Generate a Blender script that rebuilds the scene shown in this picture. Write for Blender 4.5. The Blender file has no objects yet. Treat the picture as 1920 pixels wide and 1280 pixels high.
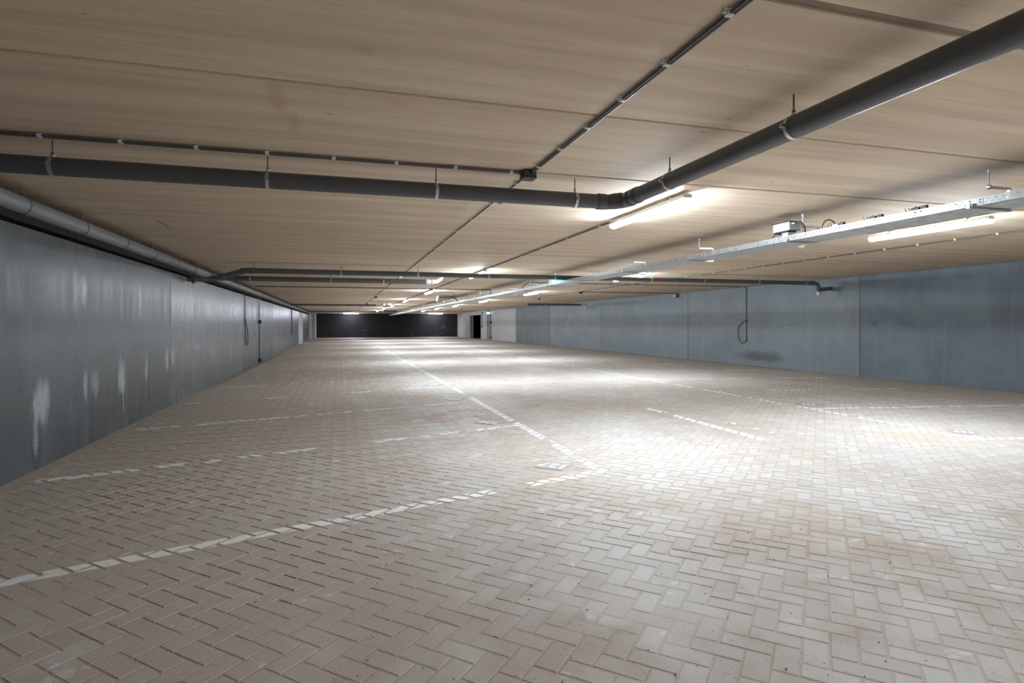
import bpy, math, random
import numpy as np
from mathutils import Vector, Matrix

random.seed(7)
rng = np.random.default_rng(7)
sc = bpy.context.scene
col = sc.collection

# ---------------------------------------------------------------- camera
TH, ROLL, FPX, CYPX = 0.29045, 0.00236, 1078.1, 607.48
cam = bpy.data.cameras.new('camera'); cam_o = bpy.data.objects.new('camera', cam); col.objects.link(cam_o)
fw = Vector((math.sin(TH), math.cos(TH), 0)); rt = Vector((math.cos(TH), -math.sin(TH), 0)); up = Vector((0, 0, 1))
r2 = rt * math.cos(ROLL) - up * math.sin(ROLL)
u2 = rt * math.sin(ROLL) + up * math.cos(ROLL)
M = Matrix.Identity(4)
for i in range(3):
    M[i][0], M[i][1], M[i][2] = r2[i], u2[i], -fw[i]
M[2][3] = 1.4
cam_o.matrix_world = M
cam.sensor_width = 36.0; cam.lens = FPX / 1920 * 36
cam.shift_y = -(640 - CYPX) / 1920
cam.clip_start = 0.05; cam.clip_end = 300
sc.camera = cam_o

# ---------------------------------------------------------------- world, exposure
w = bpy.data.worlds.new('world'); sc.world = w; w.use_nodes = True
w.node_tree.nodes['Background'].inputs[0].default_value = (0.02, 0.02, 0.02, 1)
w.node_tree.nodes['Background'].inputs[1].default_value = 0.2
LAMP = 100.0
sc.view_settings.view_transform = 'Standard'; sc.view_settings.look = 'None'
sc.view_settings.exposure = 1.4; sc.view_settings.gamma = 1.0
sc.view_settings.use_curve_mapping = False
try:
    sc.cycles.max_bounces = 5; sc.cycles.diffuse_bounces = 5; sc.cycles.glossy_bounces = 2; sc.cycles.transmission_bounces = 0; sc.cycles.volume_bounces = 0; sc.cycles.caustics_reflective = False; sc.cycles.caustics_refractive = False
    sc.cycles.sample_clamp_indirect = 8.0
    sc.cycles.use_denoising = True
    sc.cycles.use_light_tree = True
    sc.cycles.use_adaptive_sampling = True; sc.cycles.adaptive_threshold = 0.08
except Exception:
    pass

# ---------------------------------------------------------------- dimensions (metres)
CZ = 2.648                 # ceiling underside
XL, XR = -2.81, 13.05      # wall faces
YB, YF = -8.0, 64.0        # back and far wall
LAMP_Y = [-2.3, 5.47, 13.3, 21.15, 28.9, 36.5, 43.9, 51.4]
LAMP_X = [3.13, 7.09]

# ---------------------------------------------------------------- node helper
class NT:
    def __init__(s, name):
        s.m = bpy.data.materials.new(name); s.m.use_nodes = True
        s.t = s.m.node_tree; s.b = s.t.nodes['Principled BSDF']
        s._pos = None
    def n(s, typ, ins=None, **props):
        nd = s.t.nodes.new('ShaderNode' + typ)
        for k, v in props.items(): setattr(nd, k, v)
        for k, v in (ins or {}).items():
            if isinstance(v, bpy.types.NodeSocket): s.t.links.new(v, nd.inputs[k])
            else: nd.inputs[k].default_value = v
        return nd
    def pos(s):
        if s._pos is None: s._pos = s.n('NewGeometry').outputs['Position']
        return s._pos
    def math(s, op, a, b=0.0, c=None, clamp=False):
        ins = {0: a, 1: b}
        if c is not None: ins[2] = c
        return s.n('Math', ins, operation=op, use_clamp=clamp).outputs[0]
    def scaled(s, sx, sy, sz, off=(0, 0, 0)):
        return s.n('Mapping', {'Vector': s.pos(), 'Scale': (sx, sy, sz), 'Location': off}).outputs[0]
    def noise(s, vec, scale=1.0, detail=4, rough=0.55, dist=0.0):
        return s.n('TexNoise', {'Vector': vec, 'Scale': scale, 'Detail': detail, 'Roughness': rough, 'Distortion': dist}).outputs['Fac']
    def ramp(s, fac, lo, hi, a=0.0, b=1.0):
        return s.n('MapRange', {0: fac, 1: lo, 2: hi, 3: a, 4: b}, interpolation_type='SMOOTHSTEP').outputs[0]
    def mix(s, fac, a, b, mode='MIX'):
        nd = s.t.nodes.new('ShaderNodeMix'); nd.data_type = 'RGBA'; nd.blend_type = mode
        for idx, v in ((0, fac), (6, a), (7, b)):
            if isinstance(v, bpy.types.NodeSocket): s.t.links.new(v, nd.inputs[idx])
            else: nd.inputs[idx].default_value = v if idx == 0 else (*v, 1) if len(v) == 3 else v
        return nd.outputs[2]
    def set(s, **k):
        names = {'color': 'Base Color', 'rough': 'Roughness', 'metal': 'Metallic', 'normal': 'Normal',
                 'emit': 'Emission Color', 'estr': 'Emission Strength', 'spec': 'Specular IOR Level'}
        for a, v in k.items():
            i = s.b.inputs[names[a]]
            if isinstance(v, bpy.types.NodeSocket): s.t.links.new(v, i)
            elif isinstance(v, tuple): i.default_value = (*v, 1) if len(v) == 3 else v
            else: i.default_value = v
        return s.m
    def bump(s, h, strength=0.3, dist=0.01):
        return s.n('Bump', {'Height': h, 'Strength': strength, 'Distance': dist}).outputs[0]
    def xyz(s):
        return s.n('SeparateXYZ', {0: s.pos()}).outputs
    def blob(s, pt, rad, wob):
        """soft spot at world point pt with radii rad, edge broken up by the noise wob"""
        v = s.n('VectorMath', {0: s.pos(), 1: pt}, operation='SUBTRACT').outputs[0]
        v = s.n('VectorMath', {0: v, 1: tuple(1 / r for r in rad)}, operation='MULTIPLY').outputs[0]
        l = s.n('VectorMath', {0: v}, operation='LENGTH').outputs['Value']
        l = s.math('ADD', l, wob)
        return s.ramp(l, 1.25, 0.25)

def simple(name, c, rough=0.5, metal=0.0, var=0.12, scale=8, spec=0.5):
    t = NT(name)
    n = t.noise(t.pos(), scale, 3)
    k = t.ramp(n, 0.3, 0.7)
    t.set(color=t.mix(k, tuple(x * (1 - var) for x in c), tuple(min(1, x * (1 + var)) for x in c)), metal=metal, spec=spec)
    t.set(rough=t.ramp(n, 0.3, 0.7, rough * 0.85, min(1, rough * 1.15)))
    return t.m

MAT = {}
def floor_mat(name, kind):
    t = NT(name)
    x, y, z = t.xyz()
    big = t.noise(t.scaled(0.7, 0.5, 1), 1.0, 3, 0.6)
    med = t.noise(t.pos(), 3.2, 4, 0.65, 0.4)
    streak = t.noise(t.scaled(2.6, 0.16, 1), 1.0, 3, 0.6, 0.3)
    left = t.ramp(x, 2.2, -1.8, 0.0, 0.26)
    right = t.ramp(x, 9.3, 12.6, 0.0, 0.26)
    lane = t.math('ADD', left, right)
    m = t.math('ADD', t.math('MULTIPLY', big, 0.85), t.math('MULTIPLY_ADD', med, 0.65, -0.25))
    m = t.math('ADD', m, t.math('MULTIPLY', streak, 0.22))
    m = t.math('ADD', m, lane)
    fine = t.noise(t.pos(), 140, 2, 0.7)
    m = t.math('ADD', m, t.math('MULTIPLY', t.math('SUBTRACT', fine, 0.5), 0.30))
    sandm = t.ramp(m, 0.47, 0.84)
    grit = t.math('MULTIPLY', t.ramp(t.noise(t.pos(), 62, 1, 0.6), 0.68, 0.72), t.ramp(med, 0.35, 0.6, 0.25, 1.0))
    sand = t.mix(t.ramp(fine, 0.3, 0.7), (0.375, 0.31, 0.25), (0.60, 0.515, 0.435))
    if kind == 'bed':
        c = t.mix(t.ramp(fine, 0.3, 0.7), (0.38, 0.315, 0.255), (0.52, 0.445, 0.375))
        c = t.mix(t.math('MULTIPLY', t.math('SUBTRACT', 1.0, sandm), 0.55), c, (0.54, 0.505, 0.465))
    else:
        if kind == 'brick':
            rnd = t.n('Attribute', attribute_name='rnd').outputs['Fac']
        else:
            rnd = med
        b = t.mix(rnd, (0.52, 0.495, 0.472), (0.61, 0.592, 0.57))
        b = t.mix(t.math('MULTIPLY', t.ramp(fine, 0.35, 0.75), 0.35), b, (0.47, 0.435, 0.395))
        # swept clean scraps of bare concrete face
        edge = t.noise(t.scaled(1.0, 1.0, 1.0, (3, 7, 0)), 5.5, 4, 0.55, 0.2)
        bare = t.math('MULTIPLY', t.math('MULTIPLY', t.ramp(edge, 0.63, 0.66), t.ramp(rnd, 0.45, 0.5)), t.math('SUBTRACT', 1.0, t.math('MULTIPLY', sandm, 0.25)))
        c = t.mix(t.math('MULTIPLY', sandm, 0.80), b, sand)
        c = t.mix(t.math('MULTIPLY', bare, 0.7), c, (0.70, 0.71, 0.715))
    c = t.mix(t.math('MULTIPLY', grit, 0.62), c, (0.15, 0.12, 0.095))
    t.set(color=c, rough=t.ramp(sandm, 0, 1, 0.55, 0.85), spec=0.35)
    t.set(normal=t.bump(fine, 0.25, 0.004))
    return t.m
MAT['brick'] = floor_mat('paver_concrete', 'brick')
MAT['bed'] = floor_mat('joint_sand', 'bed')
MAT['farfloor'] = floor_mat('paving_far', 'far')

t = NT('road_paint')
wn = t.noise(t.pos(), 9, 6, 0.7); wf = t.noise(t.pos(), 60, 3, 0.6)
wear = t.ramp(t.math('ADD', t.math('MULTIPLY', wn, 0.7), t.math('MULTIPLY', wf, 0.3)), 0.53, 0.68)
t.set(color=t.mix(t.math('MULTIPLY', wear, 0.75), (0.92, 0.915, 0.89), (0.46, 0.40, 0.34)), rough=0.6)
MAT['paint'] = t.m

def ceiling_mat():
    t = NT('ceiling_concrete')
    oi = t.n('ObjectInfo').outputs['Random']
    off = t.n('CombineXYZ', {0: t.math('MULTIPLY', oi, 37.0), 1: 0.0, 2: 0.0}).outputs[0]
    p = t.n('VectorMath', {0: t.pos(), 1: off}, operation='ADD').outputs[0]
    def sv(a, b): return t.n('Mapping', {'Vector': p, 'Scale': (a, b, 1)}).outputs[0]
    s1 = t.noise(sv(0.35, 5.0), 1.0, 4, 0.6, 0.2)
    s2 = t.noise(sv(1.2, 34.0), 1.0, 2, 0.65, 0.15)
    bl = t.noise(sv(0.6, 1.3), 1.0, 3, 0.6, 0.5)
    fine = t.noise(t.pos(), 60, 3, 0.6)
    c = t.mix(t.ramp(s1, 0.32, 0.66), (0.81, 0.675, 0.525), (0.665, 0.54, 0.415))
    c = t.mix(t.math('MULTIPLY', t.ramp(s2, 0.52, 0.74), 0.30), c, (0.47, 0.39, 0.305))
    c = t.mix(t.math('MULTIPLY', t.ramp(bl, 0.54, 0.74), 0.30), c, (0.70, 0.54, 0.35))
    c = t.mix(t.math('MULTIPLY', t.ramp(fine, 0.45, 0.75), 0.18), c, (0.48, 0.41, 0.33))
    pit = t.ramp(t.noise(t.scaled(9, 22, 1), 1.0, 2, 0.5), 0.755, 0.775)
    c = t.mix(t.math('MULTIPLY', pit, 0.7), c, (0.16, 0.12, 0.09))
    wob = t.math('MULTIPLY', t.math('SUBTRACT', t.noise(t.pos(), 9, 4, 0.6), 0.5), 0.9)
    for pt, rad, cc, k in (((-0.33, 3.42, CZ), (0.055, 0.30, 1), (0.50, 0.36, 0.22), 0.45),
                           ((-0.27, 3.80, CZ), (0.05, 0.22, 1), (0.48, 0.35, 0.22), 0.40),
                           ((0.33, 3.30, CZ), (0.10, 0.10, 1), (0.55, 0.40, 0.26), 0.3),
                           ((-2.1, 8.1, CZ), (0.03, 0.45, 1), (0.30, 0.22, 0.16), 0.6),
                           ((0.10, 2.70, CZ), (0.07, 0.05, 1), (0.45, 0.38, 0.29), 0.4)):
        c = t.mix(t.math('MULTIPLY', t.blob(pt, rad, wob), k), c, cc)
    t.set(color=c, rough=0.7, spec=0.3, normal=t.bump(s2, 0.12, 0.004))
    return t.m
MAT['ceiling'] = ceiling_mat()
MAT['joint'] = simple('joint_mortar', (0.30, 0.25, 0.20), 0.9)

def wall_mat(name, base, streak_c, dark, rough, blobs=(), stains=()):
    t = NT(name)
    st = t.noise(t.scaled(1, 7.0, 0.28), 1.0, 6, 0.68, 0.1)
    st2 = t.noise(t.scaled(1, 30.0, 0.5), 1.0, 4, 0.6)
    cl = t.noise(t.scaled(1, 0.8, 1.1), 1.0, 5, 0.62, 0.6)
    fi = t.noise(t.pos(), 45, 4, 0.7)
    c = t.mix(t.ramp(cl, 0.3, 0.7), base, dark)
    c = t.mix(t.math('MULTIPLY', t.ramp(st, 0.45, 0.75), 0.5), c, streak_c)
    c = t.mix(t.math('MULTIPLY', t.ramp(st2, 0.5, 0.85), 0.25), c, tuple(x * 0.75 for x in dark))
    c = t.mix(t.math('MULTIPLY', t.ramp(fi, 0.5, 0.8), 0.25), c, tuple(x * 1.4 for x in base))
    wob = t.math('MULTIPLY', t.math('SUBTRACT', t.noise(t.scaled(1, 9, 4), 1.0, 5, 0.65), 0.5), 2.4)
    for pt, rad, k in blobs:
        c = t.mix(t.math('MULTIPLY', t.blob(pt, rad, wob), k), c, (0.50, 0.52, 0.54))
    wob2 = t.math('MULTIPLY', t.math('SUBTRACT', t.noise(t.scaled(1, 1.5, 5), 1.0, 4, 0.6), 0.5), 1.6)
    for pt, rad, k in stains:
        c = t.mix(t.math('MULTIPLY', t.blob(pt, rad, wob2), k), c, tuple(x * 0.6 for x in dark))
    r = t.ramp(t.math('ADD', t.math('MULTIPLY', st, 0.6), t.math('MULTIPLY', fi, 0.4)), 0.3, 0.7, rough * 0.75, rough * 1.25)
    t.set(color=c, rough=r, spec=0.5, normal=t.bump(t.math('ADD', st2, t.math('MULTIPLY', fi, 0.6)), 0.10, 0.006))
    return t.m
lx = XL
LB = [((lx, 7.69, 1.80), (1, 0.10, 0.17), 0.9)] + [((lx, y, z), (1, a, b), k) for y, z, a, b, k in
      ((6.74, 0.66, .16, .26, .75), (7.75, 0.72, .07, .20, .6), (8.02, 0.70, .13, .18, .45), (8.90, 0.70, .13, .25, .8),
       (9.93, 0.78, .10, .20, .6), (11.0, 0.80, .12, .22, .7), (11.35, 0.84, .13, .20, .5), (6.62, .40, .05, .3, .5), (8.95, .42, .03, .3, .5),
       (13.2, .95, .35, .05, .4), (14.6, .8, .12, .25, .35), (17.0, .7, .10, .3, .4), (18.2, .7, .08, .3, .4))]
MAT['wall_l'] = wall_mat('wall_left_concrete', (0.11, 0.125, 0.138), (0.19, 0.21, 0.226), (0.07, 0.08, 0.088), 0.33, LB)
MAT['wall_l2'] = wall_mat('wall_left_concrete_pale', (0.165, 0.178, 0.186), (0.24, 0.255, 0.268), (0.12, 0.13, 0.138), 0.30, LB)
RS = [((XR, 15.6, 0.33), (1, 1.25, 0.19), 1.0), ((XR, 11.4, 1.40), (1, 0.12, 0.10), 0.7), ((XR, 14.2, 1.35), (1, .12, .04), .6)]
MAT['wall_r'] = wall_mat('wall_right_concrete', (0.195, 0.245, 0.285), (0.25, 0.305, 0.35), (0.135, 0.17, 0.205), 0.5, (), RS)
MAT['wall_r2'] = wall_mat('wall_right_concrete_pale', (0.255, 0.30, 0.33), (0.325, 0.37, 0.405), (0.205, 0.245, 0.272), 0.5, (), RS)
MAT['wall_r3'] = wall_mat('wall_right_concrete_green', (0.19, 0.22, 0.225), (0.25, 0.28, 0.29), (0.13, 0.155, 0.16), 0.5)
MAT['white_wall'] = simple('white_wall_paint', (0.50, 0.51, 0.51), 0.6, var=0.04, scale=1.2)
MAT['beige_wall'] = simple('beige_wall_paint', (0.50, 0.47, 0.42), 0.6, var=0.05, scale=1.2)
MAT['back_wall'] = simple('back_wall_paint', (0.45, 0.45, 0.44), 0.7, var=0.06, scale=0.8)
MAT['void'] = simple('recess_shade_black', (0.022, 0.019, 0.016), 0.9)  # recess shade painted in: near-black so the gap above the wall stays dark
MAT['black'] = simple('unlit_corridor_black', (0.004, 0.004, 0.004), 0.9)  # darkness of the unlit corridor put into the colour

t = NT('far_wall_black')
sc1 = t.noise(t.scaled(1.4, 1, 5.0), 1.0, 6, 0.75, 0.5)
xx, yy, zz = t.xyz()
amt = t.math('MULTIPLY', t.ramp(zz, 2.1, 0.3), t.ramp(xx, 1.0, 8.5, 0.35, 1.0))
sk = t.math('MULTIPLY', t.ramp(sc1, 0.57, 0.66), amt)
t.set(color=t.mix(t.math('MULTIPLY', sk, 0.6), (0.014, 0.013, 0.014), (0.28, 0.27, 0.27)), rough=0.55, spec=0.3)
MAT['far_wall'] = t.m

MAT['pvc'] = simple('dark_grey_pvc', (0.10, 0.108, 0.12), 0.36, var=0.06, scale=3)
MAT['pvc_light'] = simple('pale_grey_pvc', (0.22, 0.22, 0.23), 0.38, var=0.08, scale=3)
MAT['pvc_white'] = simple('white_pvc', (0.62, 0.65, 0.67), 0.35, var=0.05)
MAT['conduit'] = simple('brown_grey_conduit', (0.10, 0.088, 0.08), 0.45, var=0.1)
MAT['clip'] = simple('white_clip_plastic', (0.72, 0.70, 0.66), 0.4, var=0.05)
MAT['blackpl'] = simple('black_plastic', (0.02, 0.02, 0.022), 0.4)
MAT['boxpl'] = simple('charcoal_box_plastic', (0.05, 0.045, 0.042), 0.45)
MAT['steel'] = simple('zinc_plated_steel', (0.62, 0.63, 0.64), 0.35, 0.85, var=0.1, scale=30)
MAT['dark_steel'] = simple('dull_threaded_steel', (0.17, 0.13, 0.11), 0.5, 0.5, var=0.15, scale=40)
MAT['galv'] = simple('galvanised_sheet', (0.52, 0.555, 0.575), 0.42, 0.55, var=0.14, scale=14)
MAT['lamp_body'] = simple('lamp_housing_plastic', (0.70, 0.71, 0.72), 0.4, var=0.03)
MAT['greybox'] = simple('pale_grey_enclosure', (0.52, 0.57, 0.61), 0.4, var=0.04)
MAT['red'] = simple('red_plastic', (0.62, 0.05, 0.045), 0.35, var=0.05)
MAT['white_pl'] = simple('white_plastic', (0.74, 0.73, 0.70), 0.35, var=0.03)
def emitter(name, c, s):
    t = NT(name); return t.set(color=c, emit=c, estr=s, rough=0.4)
MAT['led'] = emitter('led_diffuser', (0.81, 0.905, 1.0), LAMP)
MAT['led_cap'] = emitter('opal_end_cap', (0.81, 0.905, 1.0), LAMP * 0.03)
for k_ in ('led_cap',): MAT[k_].cycles.emission_sampling = 'NONE'
MAT['led_far'] = emitter('led_diffuser_violet', (0.86, 0.86, 1.0), LAMP * 0.8)
MAT['exit_green'] = emitter('exit_sign_green', (0.02, 0.55, 0.36), 1.6)
MAT['exit_white'] = emitter('exit_sign_white', (0.80, 1.0, 0.95), 2.2)
MAT['exit_cyan'] = emitter('exit_sign_cyan', (0.35, 0.95, 1.0), 2.0)

for k_ in ('led', 'led_far'): MAT[k_].cycles.emission_sampling = 'FRONT'
for k_ in ('exit_green', 'exit_white', 'exit_cyan'): MAT[k_].cycles.emission_sampling = 'NONE'

# ---------------------------------------------------------------- mesh helpers
WL = {}
def link(name, me, mat=None, parent=None, loc=(0, 0, 0), rot=None):
    o = bpy.data.objects.new(name, me)
    if me is not None and mat is not None and not me.materials: me.materials.append(MAT[mat])
    loc = Vector(loc)
    if parent is not None:
        o.parent = parent; o.location = loc - WL[parent.name]
    else:
        o.location = loc
    if rot is not None: o.rotation_euler = rot
    WL[o.name] = loc
    col.objects.link(o)
    return o
def tag(o, label=None, cat=None, group=None, kind=None):
    for k, v in (('label', label), ('category', cat), ('group', group), ('kind', kind)):
        if v: o[k] = v
    return o
def thing(name, label, cat, loc=(0, 0, 0), group=None):
    return tag(link(name, None, None, None, loc), label, cat, group)

class MB:
    def __init__(s): s.v = []; s.f = []; s.sm = []
    def add(s, vs, fs, smooth=False):
        o = len(s.v); s.v += [tuple(p) for p in vs]
        for f in fs: s.f.append([i + o for i in f]); s.sm.append(smooth)
        return s
    def box(s, x0, x1, y0, y1, z0, z1):
        vs = [(x, y, z) for z in (z0, z1) for y in (y0, y1) for x in (x0, x1)]
        return s.add(vs, [(0, 2, 3, 1), (4, 5, 7, 6), (0, 1, 5, 4), (2, 6, 7, 3), (0, 4, 6, 2), (1, 3, 7, 5)])
    def cbox(s, x0, x1, y0, y1, z0, z1, c):
        """box with all edges chamfered by c"""
        X, Y, Z = (x0, x1), (y0, y1), (z0, z1)
        vs = []; idx = {}
        for i in (0, 1):
            for j in (0, 1):
                for k in (0, 1):
                    sx, sy, sz = (1, -1)[i] * c, (1, -1)[j] * c, (1, -1)[k] * c
                    for a, p in enumerate(((X[i], Y[j] + sy, Z[k] + sz), (X[i] + sx, Y[j], Z[k] + sz), (X[i] + sx, Y[j] + sy, Z[k]))):
                        idx[i, j, k, a] = len(vs); vs.append(p)
        fs = []
        for i in (0, 1): fs.append([idx[i, 0, 0, 0], idx[i, 1, 0, 0], idx[i, 1, 1, 0], idx[i, 0, 1, 0]][::(-1 if i == 0 else 1)])
        for j in (0, 1): fs.append([idx[0, j, 0, 1], idx[0, j, 1, 1], idx[1, j, 1, 1], idx[1, j, 0, 1]][::(-1 if j == 0 else 1)])
        for k in (0, 1): fs.append([idx[0, 0, k, 2], idx[1, 0, k, 2], idx[1, 1, k, 2], idx[0, 1, k, 2]][::(-1 if k == 0 else 1)])
        for j in (0, 1):
            for k in (0, 1): fs.append([idx[0, j, k, 1], idx[1, j, k, 1], idx[1, j, k, 2], idx[0, j, k, 2]][::(1 if (j + k) % 2 == 1 else -1)])
        for i in (0, 1):
            for k in (0, 1): fs.append([idx[i, 0, k, 0], idx[i, 1, k, 0], idx[i, 1, k, 2], idx[i, 0, k, 2]][::(-1 if (i + k) % 2 == 1 else 1)])
        for i in (0, 1):
            for j in (0, 1): fs.append([idx[i, j, 0, 0], idx[i, j, 1, 0], idx[i, j, 1, 1], idx[i, j, 0, 1]][::(1 if (i + j) % 2 == 1 else -1)])
        for i in (0, 1):
            for j in (0, 1):
                for k in (0, 1): fs.append([idx[i, j, k, a] for a in (0, 1, 2)][::(1 if (i + j + k) % 2 == 1 else -1)])
        return s.add(vs, fs)
    def tube(s, pts, r, n=16, caps=True, closed=False):
        pts = [Vector(p) for p in pts]; m = len(pts)
        rr = r if isinstance(r, (list, tuple)) else [r] * m
        tg = []
        for i in range(m):
            if closed: d = (pts[(i + 1) % m] - pts[i - 1])
            else: d = (pts[min(i + 1, m - 1)] - pts[max(i - 1, 0)])
            if 0 < i < m - 1 or closed:
                a = (pts[i] - pts[i - 1]).normalized(); b = (pts[(i + 1) % m] - pts[i]).normalized()
                d = a + b if (a + b).length > 1e-6 else a
            tg.append(d.normalized())
        ref = Vector((0, 0, 1)) if abs(tg[0].z) < 0.9 else Vector((1, 0, 0))
        nrm = (ref - tg[0] * ref.dot(tg[0])).normalized()
        rings = []
        for i in range(m):
            nrm = (nrm - tg[i] * nrm.dot(tg[i])).normalized()
            bi = tg[i].cross(nrm)
            k = 1.0
            if 0 < i < m - 1:
                a = (pts[i] - pts[i - 1]).normalized(); k = 1 / max(0.5, abs(a.dot(tg[i])))
            rings.append([pts[i] + (nrm * math.cos(q) + bi * math.sin(q)) * rr[i] for q in [2 * math.pi * j / n for j in range(n)]])
        vs = [p for R in rings for p in R]; fs = []
        for i in range(m if closed else m - 1):
            i2 = (i + 1) % m
            for j in range(n):
                j2 = (j + 1) % n
                fs.append((i * n + j, i * n + j2, i2 * n + j2, i2 * n + j))
        s.add(vs, fs, True)
        if caps and not closed:
            s.add(rings[0], [tuple(range(n))[::-1]]); s.add(rings[-1], [tuple(range(n))])
        return s
    def lathe(s, prof, c, axis=(0, 0, 1), n=20):
        """profile [(radius, height)] turned about axis at c"""
        ax = Vector(axis).normalized(); ref = Vector((1, 0, 0)) if abs(ax.x) < 0.9 else Vector((0, 1, 0))
        a = (ref - ax * ref.dot(ax)).normalized(); b = ax.cross(a); c = Vector(c)
        vs = [c + ax * h + (a * math.cos(q) + b * math.sin(q)) * max(r, 1e-4) for r, h in prof for q in [2 * math.pi * j / n for j in range(n)]]
        fs = [(i * n + j, i * n + (j + 1) % n, (i + 1) * n + (j + 1) % n, (i + 1) * n + j) for i in range(len(prof) - 1) for j in range(n)]
        return s.add(vs, fs, True)
    def mesh(s, name):
        me = bpy.data.meshes.new(name); me.from_pydata(s.v, [], s.f)
        me.polygons.foreach_set('use_smooth', s.sm); me.update(); return me
    def obj(s, name, mat, parent=None, loc=(0, 0, 0), rot=None):
        return link(name, s.mesh(name), mat, parent, loc, rot)
def arc(c, a, b, r, n=6):
    """quarter bend points: starts at c + a*r - b*... standard fillet between incoming dir a and outgoing dir b at corner c"""
    c, a, b = Vector(c), Vector(a), Vector(b)
    ctr = c - a * r + b * r
    return [ctr + (a * math.sin(q) - b * math.cos(q)) * r for q in [math.pi / 2 * i / n for i in range(n + 1)]]

# ---------------------------------------------------------------- floor: bed, pavers
W = 0.1075; GAP = 0.0065
A = np.array([math.sqrt(.5), -math.sqrt(.5)]); B = np.array([math.sqrt(.5), math.sqrt(.5)])
OA, OB = -0.763, -0.07 - 0.25
YPAV = 30.0
def vnoise(x, y, seed, octs=4):
    out = np.zeros_like(x, dtype=float); amp = 1; tot = 0
    r = np.random.default_rng(seed); tab = r.random((256, 256))
    for o in range(octs):
        xi = np.floor(x).astype(int); yi = np.floor(y).astype(int); fx = x - xi; fy = y - yi
        fx = fx * fx * (3 - 2 * fx); fy = fy * fy * (3 - 2 * fy)
        g = lambda a, b: tab[a % 256, b % 256]
        out += amp * ((g(xi, yi) * (1 - fx) + g(xi + 1, yi) * fx) * (1 - fy) + (g(xi, yi + 1) * (1 - fx) + g(xi + 1, yi + 1) * fx) * fy)
        tot += amp; amp *= 0.5; x = x * 2.03 + 11; y = y * 2.03 + 5
    return out / tot

gx = np.arange(XL - 0.0, XR + 0.07, 0.07); gy = np.arange(-1.0, 14.01, 0.07)
GX, GY = np.meshgrid(gx, gy)
sandh = vnoise(GX * 1.3, GY * 1.1, 3, 5) + 0.25 * np.clip((1.2 - GX) / 4, 0, 1) + 0.2 * np.clip((GX - 10.5) / 2.5, 0, 1)
GZ = -0.0034 + np.clip((sandh - 0.50) * 0.022, 0, 0.0016) + (rng.random(GX.shape) - .5) * 0.0008
edge = np.minimum(GX - XL, XR - GX); GZ = GZ + np.clip(0.10 - edge, 0, 0.10) * 0.08
nv = GX.size; nx = len(gx)
verts = list(map(tuple, np.stack([GX, GY, GZ], -1).reshape(-1, 3)))
faces = [(j * nx + i, j * nx + i + 1, (j + 1) * nx + i + 1, (j + 1) * nx + i) for j in range(len(gy) - 1) for i in range(nx - 1)]
fl = MB(); fl.add(verts, faces, True)
x0, x1 = XL - 0.1, XR + 0.1
def quad(y0, y1, z): fl.add([(x0, y0, z), (x1, y0, z), (x1, y1, z), (x0, y1, z)], [(0, 1, 2, 3)])
quad(YB, -1.0, -0.0045); quad(gy[-1], YPAV, -0.0045)
floor = fl.obj('floor', 'bed'); tag(floor, kind='structure')
fb = MB(); fb.box(x0, x1 , YPAV, YF + 0.1, -0.05, -0.0005)
far_paving = fb.obj('far_paving', 'farfloor', floor)
tag(far_paving, 'distant herringbone paving too far off to pick out single pavers', kind='stuff')

# herringbone layout (H bricks lie along A, V bricks along B)
N = 420
I, Jc = np.meshgrid(np.arange(-N, N), np.arange(-N, N), indexing='ij')
D = (I - Jc) % 4
recs = []
for d, (la, lb) in ((0, (2, 1)), (3, (1, 2))):
    ii, jj = I[D == d], Jc[D == d]
    ca = (ii + OA + la / 2) * W; cb = (jj + OB + lb / 2) * W
    px = ca * A[0] + cb * B[0]; py = ca * A[1] + cb * B[1]
    ok = (px > XL + 0.05) & (px < XR - 0.05) & (py > -0.9) & (py < YPAV + 0.03)
    recs.append(np.stack([ca[ok], cb[ok], px[ok], py[ok], np.full(ok.sum(), la), np.full(ok.sum(), lb)], 1))
BR = np.concatenate(recs)
nb = len(BR)
BZ = (rng.random(nb) - .5) * 0.0014 + (vnoise(BR[:, 2] * .8, BR[:, 3] * .8, 9, 3) - .5) * 0.003
TILT = (rng.random((nb, 2)) - .5) * 0.010
RND = rng.random(nb)
# number tiles replace the pavers beneath them
TILES = [(2.02, 5.33, '127'), (2.03, 7.95, '128'), (2.05, 10.57, '129'), (2.05, 13.19, None), (7.68, 5.42, None), (7.75, 8.05, None)]
TS = 0.150
keep = np.ones(nb, bool)
for tx, ty, _ in TILES:
    ta, tb = tx * A[0] + ty * A[1], tx * B[0] + ty * B[1]
    keep &= ~((np.abs(BR[:, 0] - ta) < TS + BR[:, 4] * W / 2 - .012) & (np.abs(BR[:, 1] - tb) < TS + BR[:, 5] * W / 2 - .012))
BR, BZ, TILT, RND = BR[keep], BZ[keep], TILT[keep], RND[keep]; nb = len(BR)

# which pavers are largest in view
rx = BR[:, 2] * rt.x + BR[:, 3] * rt.y; fz = BR[:, 2] * fw.x + BR[:, 3] * fw.y
with np.errstate(divide='ignore', invalid='ignore'):
    pu = 960 + FPX * rx / fz; pv = CYPX + FPX * 1.4 / fz
vis = (fz > 0.5) & (pu > -20) & (pu < 1940) & (pv < 1310)
order = np.argsort(np.where(vis, fz, 1e9))
near = set(order[:300].tolist())

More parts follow.
